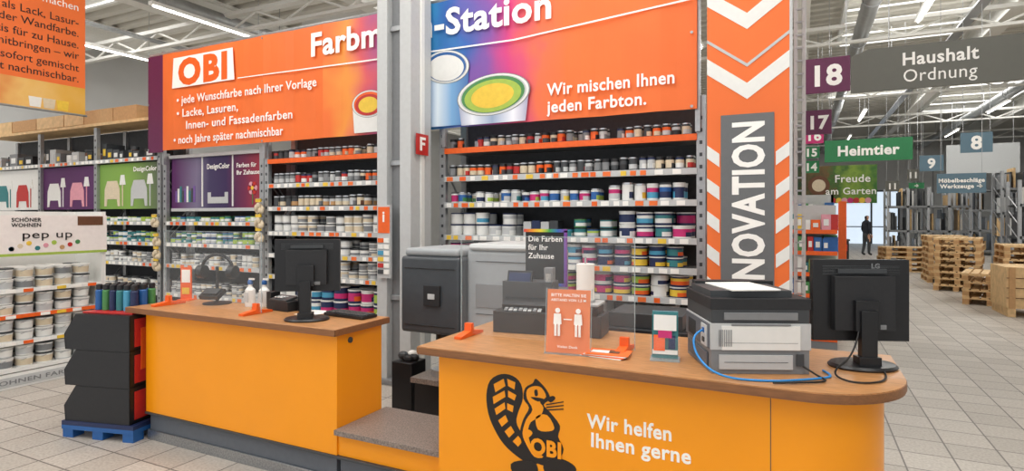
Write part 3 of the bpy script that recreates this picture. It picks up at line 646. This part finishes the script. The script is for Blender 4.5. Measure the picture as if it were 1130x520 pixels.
text('SCHÖNER',(X0+.024,2.86,1.56),.035,TEXTK,st,rot=(R(90),0,R(90))); text('WOHNEN',(X0+.024,2.86,1.51),.035,TEXTK,st,rot=(R(90),0,R(90)))
text('pep up',(X0+.024,2.94,1.40),.075,TEXTK,st,rot=(R(90),0,R(90)),w=.42,bold=0); text('SCHÖNER WOHNEN FARBE',(X0+.016,2.2,.045),.04,MGREY,st,rot=(R(90),0,R(90)),w=1.2)
m=MB()
for z in (.92,.68,.43,.18):
    y_=2.02
    while y_<3.6:
        for d in range(2):
            for k in range(2):
                b,l=random.choice([(WHITE,LGREY),(WHITE,MGREY),(WHITE,BEIGE),(LGREY,WHITE)]); tub(m,X0-.09-d*.17,y_,z+k*.105,.075,.10,b,l,random.choice([WHITE,DGREY,WHITE]))
        y_+=.165
m.obj('paint_tubs')

# ------------------------------------------------------------------ hanging orange banner
m=MB(); XB=-9.0
m.bx(XB-.004,XB,2.4,4.76,3.40,4.95,BORANGE); YB=ramp_mat('banner_photo',[(0,(150,40,20)),(.4,(215,110,40)),(.7,(235,190,110)),(1,(225,170,60))],2.4,4.8,.25,3,'Y'); m.bx(XB-.004,XB,2.4,4.76,3.02,3.40,YB)
m.tube((XB,2.4,4.96),(XB,4.78,4.96),.02,STEEL); m.tube((XB,2.4,3.02),(XB,4.78,3.02),.015,STEEL)
for y_ in (2.6,4.6): m.tube((XB,y_,4.96),(XB,y_,6.55),.005,STEEL)
for k in range(3):
    m.prism([(4.1+k*.16,3.05),(4.22+k*.16,3.05),(4.235+k*.16,3.18),(4.085+k*.16,3.18)],XB,XB+.004,[WHITE,BEIGE,YELL][k],'YZ')
hb=m.obj('hanging_banner')
for s,z in (('IHRE WUNSCHFARBE – wir machen',4.46),('Schöne als Lack, Lasur-',4.25),('oder Wandfarbe.',4.10),('Farben gratis für zu Hause.',3.94),('Muster mitbringen – wir',3.79),('Ihr Ton wird sofort gemischt',3.62),('und ist nachmischbar.',3.47)):
    text(s,(XB+.003,4.68,z),.10,TEXTW if z>4.4 else TEXTK,hb,rot=(R(90),0,R(90)),align='RIGHT',bold=.0,sp=1.0)

# ------------------------------------------------------------------ aisle signs
def hsign(name,x0,x1,y,z0,z1,mat,s,hh,cols=TEXTW,extra=None,topz=6.5):
    m=MB(); m.bx(x0,x1,y,y+.03,z0,z1,mat)
    for x in (x0+.08*(x1-x0),x1-.08*(x1-x0)): m.tube((x,y+.015,z1),(x,y+.015,topz),.005,STEEL)
    if extra: extra(m)
    o=m.obj(name)
    for i,l in enumerate(s):
        n=len(s); zz=z0+(z1-z0)/2-hh*.5+(n-1)*hh*.75-i*hh*1.5
        text(l,((x0+x1)/2,y-.002,zz),hh,cols,o,align='CENTER',bold=.05)
    return o
hsign('aisle_number_sign',0.0,.455,7.1,2.93,3.30,PURPLE,['18'],.21)
m=MB(); m.prism([(.46,2.90),(2.35,2.90),(2.35,3.34),(.62,3.34),(.46,3.28)],7.1,7.13,SIGNG)
for x in (.8,1.9): m.tube((x,7.115,3.34),(x,7.115,6.5),.005,STEEL)
o=m.obj('aisle_sign'); text('Haushalt',(1.22,7.097,3.14),.125,TEXTW,o,align='CENTER',bold=.03,w=.62); text('Ordnung',(1.22,7.097,2.97),.125,TEXTW,o,align='CENTER',bold=.0,w=.6)
hsign('aisle_number_sign',.03,.46,11.5,3.04,3.46,PURPLE,['17'],.22)
hsign('aisle_number_sign',.04,.5,17,3.50,3.90,MAG,['16'],.24); hsign('aisle_number_sign',.02,.42,17.4,3.16,3.46,DGREEN,['15'],.2); hsign('aisle_number_sign',.02,.42,17.8,2.80,3.12,DGREEN,['14'],.2)
hsign('aisle_sign',.52,2.4,17,3.0,3.55,DGREEN,['Heimtier'],.24)
hsign('aisle_number_sign',2.94,3.47,15,2.93,3.34,SIGNB,['8'],.26); hsign('aisle_number_sign',2.98,3.54,20,2.9,3.34,SIGNB,['9'],.26)
hsign('aisle_number_sign',3.24,3.55,24,2.84,3.24,SIGNG,['11'],.2); hsign('aisle_number_sign',2.6,3.0,24,2.5,2.85,SIGNG,['11'],.2)
hsign('direction_sign',2.37,3.14,14,2.07,2.45,SIGNB,['Möbelbeschläge','Werkzeuge →'],.075)
hsign('exit_sign',3.0,3.4,22,2.5,2.68,DGREEN,['→'],.1)
m=MB()
m.prism([(.62,4.35),(.78,4.0),(.94,4.35)],7.6,7.61,RED); m.tube((.78,7.605,4.35),(.78,7.605,6.5),.004,STEEL)
m.bx(1.5,2.2,7.7,7.71,4.05,4.4,DORANGE); m.tube((1.75,7.705,4.4),(1.75,7.705,6.5),.004,STEEL); m.obj('promotional_pennants')
GP=ramp_mat('garden_photo',[(0,(30,60,25)),(.35,(110,84,46)),(.5,(56,100,38)),(.7,(130,160,56)),(1,(54,108,38))],-.2,2.35,.3,4)
m=MB(); m.bx(-.25,2.35,24,24.03,2.1,3.45,GP)
for x in (0,2.1): m.tube((x,24.015,3.45),(x,24.015,6.5),.006,STEEL)
m.ell(.55,2.75,.35,.35,23.98,24,BROWN); m.ell(.55,2.75,.22,.22,23.975,24,BEIGE)
for q in range(7): m.ell(1.0+q*.18,2.2,.1,.1,23.985,24,[RED,YELL,PINK,MAG][q%4],12)
o=m.obj('garden_poster'); text('Freude',(1.6,23.97,2.85),.26,TEXTW,o,align='CENTER'); text('am Garten',(1.55,23.97,2.42),.24,TEXTW,o,align='CENTER')

# ------------------------------------------------------------------ far part of the hall
m=MB(); m.bx(1.0,5.2,41.88,41.95,0,3.2,WIN)
for x in (1.0,2.4,3.8,5.2): m.bx(x-.05,x+.05,41.83,41.96,0,3.2,DGREY)
m.bx(1.0,5.2,41.83,41.96,3.15,3.25,DGREY); m.bx(1,5.2,41.84,41.96,1.0,1.06,DGREY); m.obj('door_1')
def gondola(name,x0,x1,y0,y1,h,lv,face='Y'):
    mb=MB(); mb.bx(x0,x1,y0+.3,y0+.34,0,h,LGREY); mb.bx(x0,x1,y0,y1,0,.12,MGREY)
    for x in (x0,x1-.04): mb.bx(x,x+.04,y0+.3,y1,0,h,LGREY)
    for k in range(lv):
        z=.15+k*(h-.2)/lv; mb.bx(x0,x1,y0,y1,z-.025,z,WHITE); mb.bx(x0,x1,y0-.01,y0,z-.04,z+.01,DORANGE)
        x=x0+.02
        while x<x1-.05:
            w=random.uniform(.05,.12); hh=random.uniform(.12,(h-.2)/lv*.8)
            if x+w>x1: break
            mt=random.choice([RED,YELL,GREEN,BLUE,WHITE,DORANGE,LIME,TEAL,PINK]); mb.bx(x,x+w*.9,y0+.03,y0+.2,z,z+hh,mt); mb.bx(x+w*.2,x+w*.7,y0+.022,y0+.03,z+hh*.3,z+hh*.7,WHITE); x+=w
        y_=y0+.05
        while y_<y1-.1:
            w=random.uniform(.1,.2); hh=random.uniform(.12,(h-.2)/lv*.8); mt=random.choice([RED,YELL,GREEN,BLUE,WHITE,DORANGE,LIME]); mb.bx(x1-.14,x1+.01,y_,y_+w*.9,z,z+hh,mt); y_+=w
    return mb.obj(name)
gondola('product_gondola',-.55,.38,8.0,9.4,1.75,6); gondola('product_gondola',-.9,.5,11.5,15,2.0,6); gondola('product_gondola',-.9,.6,17.5,22.5,2.1,6)
m=MB(); m.bx(.47,.57,9.6,9.7,0,1.83,DORANGE); m.bx(.42,.62,9.55,9.75,0,.03,DGREY); m.obj('orange_bollard',bevel=.01)
m=MB(); m.bx(1.0,1.25,20,20.4,0,.9,BLACK); m.bx(.97,1.28,19.97,20.43,.9,.95,DGREY); m.bx(1.04,1.21,19.98,20,.6,.8,RED); m.obj('waste_container',bevel=.01)
def pallets(name,x,y,n,rz,seed=0):
    rnd=random.Random(seed); mb=MB()
    for k in range(n):
        z=k*.144; dx,dy=rnd.uniform(-.02,.02),rnd.uniform(-.02,.02)
        for j in range(3): mb.box(dx,dy-.35+j*.35,z+.011,1.2,.1,.022,PINE)
        for i in range(3):
            for j in range(3): mb.box(dx-.53+i*.53,dy-.35+j*.35,z+.06,.14,.1,.078,CARD)
        for i in range(3): mb.box(dx-.53+i*.53,dy,z+.11,.14,.8,.022,PINE)
        for j in range(6): mb.box(dx,dy-.35+j*.14,z+.132,1.2,.11,.022,PINE)
    return mb.obj(name,(x,y,0),rz,smooth=False)
pallets('pallet_stack',3.15,16.2,8,R(75),1); pallets('pallet_stack',3.2,18.0,8,R(88),2); pallets('pallet_stack',3.2,13.9,4,R(75),3); pallets('pallet_stack',2.75,21,5,R(10),4); pallets('pallet_stack',4.3,16.4,7,R(85),5)
m=MB(); m.bx(2.95,4.4,12.0,12.9,.14,.80,PINE)
for z in (.3,.46,.62): m.bx(2.95,4.4,11.99,12.0,z,z+.012,BROWN)
for x in (3.02,3.6,4.3): m.bx(x-.05,x+.05,12.0,12.9,0,.14,PINE); m.bx(x-.04,x+.04,11.98,12.0,.14,.80,CARD)
m.obj('wooden_crate')
def rack(name,x0,x1,y,h,lv=3):
    mb=MB(); x=x0; nb=4
    for k in range(nb+1):
        x=x0+(x1-x0)*k/nb
        mb.bx(x-.04,x+.04,y,y+.08,0,h,STEEL); mb.bx(x-.04,x+.04,y+1.0,y+1.08,0,h,STEEL)
        z=.2
        while z<h-.5: mb.tube((x,y+.08,z),(x,y+1.0,z+.4),.015,STEEL,5); z+=.4
    for k in range(lv):
        z=.15+k*h/lv; mb.bx(x0,x1,y,y+.06,z,z+.08,MGREY); mb.bx(x0,x1,y+1.02,y+1.08,z,z+.08,MGREY); mb.bx(x0,x1,y+.06,y+1.02,z+.03,z+.05,DGREY)
        x=x0+.06
        while x<x1-.1:
            if random.random()<.25: x+=random.uniform(.1,.25); continue
            w=random.uniform(.02,.09); hh=random.uniform(.35,h/lv*.88); mb.bx(x,x+w*.7,y+.1+random.uniform(0,.3),y+.9,z+.05,z+.05+hh,random.choice([STEEL,MGREY,DGREY,STEEL,MGREY,LGREY,WHITE,PANELD,DGREY,PINE])); x+=w
    return mb.obj(name,smooth=False)
rack('profile_rack',2.9,5.4,26,2.7); rack('profile_rack',5.8,9.0,24,3.1,4); rack('profile_rack',5.2,8,20,2.6); rack('profile_rack',6.0,9.0,31,3.4,4); rack('profile_rack',9.2,12.6,27,3.4,4)
m=MB()
m.bx(6.0,12.8,41.75,41.95,0,4.6,LGREY)
for k in range(9): m.bx(6.1+k*.75,6.15+k*.75,41.71,41.75,0,4.6,MGREY)
m.obj('roller_shutter')
m=MB(); m.bx(5.4,7.8,30,30.03,3.4,4.6,LGREY)
for x in (5.6,7.6): m.tube((x,30.015,4.6),(x,30.015,6.5),.01,STEEL)
m.obj('hanging_panel')
m=MB()
m.bx(-17.5,-1.2,40,41.5,0,3.2,MGREY); x=-17.4
while x<-1.5:
    w=random.uniform(.5,1.2); q=random.choice([0,1,2]); m.bx(x,min(x+w*.9,-1.3),39.9,40,.2+q,1+q,random.choice([CARD,WHITE,DGREY,PINE,GREEN])); x+=w
m.obj('rear_storage_rack')

# ------------------------------------------------------------------ person
def person(loc,rz):
    V=[];E=[];Rr=[]
    def v(p,r,par=None):
        V.append(p); Rr.append(r); i=len(V)-1
        if par is not None: E.append((par,i))
        return i
    pel=v((0,0,.95),(.15,.11)); wa=v((0,0,1.10),(.13,.10),pel); ch=v((0,.0,1.30),(.16,.11),wa); nb=v((0,0,1.44),(.07,.065),ch); nk=v((0,-.01,1.50),(.052,.055),nb); hd=v((0,-.015,1.60),(.078,.092),nk); ht=v((0,-.01,1.70),(.07,.082),hd)
    v((0,-.105,1.595),(.014,.016),hd)
    for s in (-1,1):
        sh=v((s*.19,0,1.40),(.062,.064),nb); el=v((s*.23,.03,1.12),(.046,.05),sh); wr=v((s*.22,-.07,.90),(.030,.034),el); pa=v((s*.22,-.09,.84),(.03,.02),wr)
        for q,(dx,L) in enumerate(((-.027,.07),(-.009,.08),(.009,.075),(.026,.06))):
            a=v((s*.22+dx,-.105,.79),(.009,.009),pa); v((s*.22+dx,-.095,.79-L*.6),(.007,.007),a)
        a=v((s*.22-s*.03,-.115,.84),(.010,.010),pa); v((s*.22-s*.04,-.13,.80),(.008,.008),a)
        v((s*.085,-.0,1.60),(.012,.02),hd)
        hp=v((s*.09,0,.88),(.10,.105),pel); kn=v((s*.09,-.02+s*.04,.50),(.070,.072),hp); an=v((s*.09,.03+s*.08,.09),(.05,.052),kn); v((s*.10,-.10+s*.08,.04),(.042,.035),an)
    me=bpy.data.meshes.new('shopper'); me.from_pydata(V,E,[]); o=bpy.data.objects.new('shopper',me); col.objects.link(o)
    md=o.modifiers.new('skin','SKIN'); md.use_smooth_shade=True
    for i,r in enumerate(Rr): me.skin_vertices[0].data[i].radius=r
    me.skin_vertices[0].data[0].use_root=True
    sb=o.modifiers.new('sub','SUBSURF'); sb.levels=2; sb.render_levels=2
    bpy.context.view_layer.update(); dg=bpy.context.evaluated_depsgraph_get()
    nm=bpy.data.meshes.new_from_object(o.evaluated_get(dg)); o.modifiers.clear(); o.data=nm
    nm.materials.clear()
    for q in (NAVYCLOTH,SKIN,HAIR,DGREY,BLACK): nm.materials.append(q)
    zmin=min(p.co.z for p in nm.vertices)
    for p in nm.polygons:
        c=p.center; p.use_smooth=True
        if c.z>1.5: p.material_index=2 if (c.z>1.67 or c.y>.02) else 1
        elif abs(c.x)>.16 and c.z<.9: p.material_index=1
        elif c.z<.10: p.material_index=4
        elif c.z<.93: p.material_index=3
        else: p.material_index=0
    o.location=(loc[0],loc[1],-zmin); o.rotation_euler=(0,0,rz)
    m=MB()
    for s in (-1,1): m.sphere(s*.03,-.10,1.625,.012,.008,.008,TEXTW,8,6); m.sphere(s*.03,-.107,1.625,.005,.004,.005,TEXTK,6,5)
    m.box(0,-.10,1.56,.045,.008,.008,RED); m.obj('face_details',parent=o)
person((2.45,29),R(120))

# ------------------------------------------------------------------ world, camera
w=bpy.data.worlds.new('world'); sc.world=w; w.use_nodes=True
bg=w.node_tree.nodes['Background']; bg.inputs['Color'].default_value=(.97,.98,1,1); bg.inputs['Strength'].default_value=.95
cam=bpy.data.cameras.new('camera'); co=bpy.data.objects.new('camera',cam); col.objects.link(co)
co.location=(0,0,1.6); co.rotation_euler=(R(90),0,R(26.2)); cam.lens=650/1130*36; cam.sensor_width=36; cam.shift_y=-20/1130; cam.clip_end=200
sc.camera=co
sc.view_settings.view_transform='Standard'
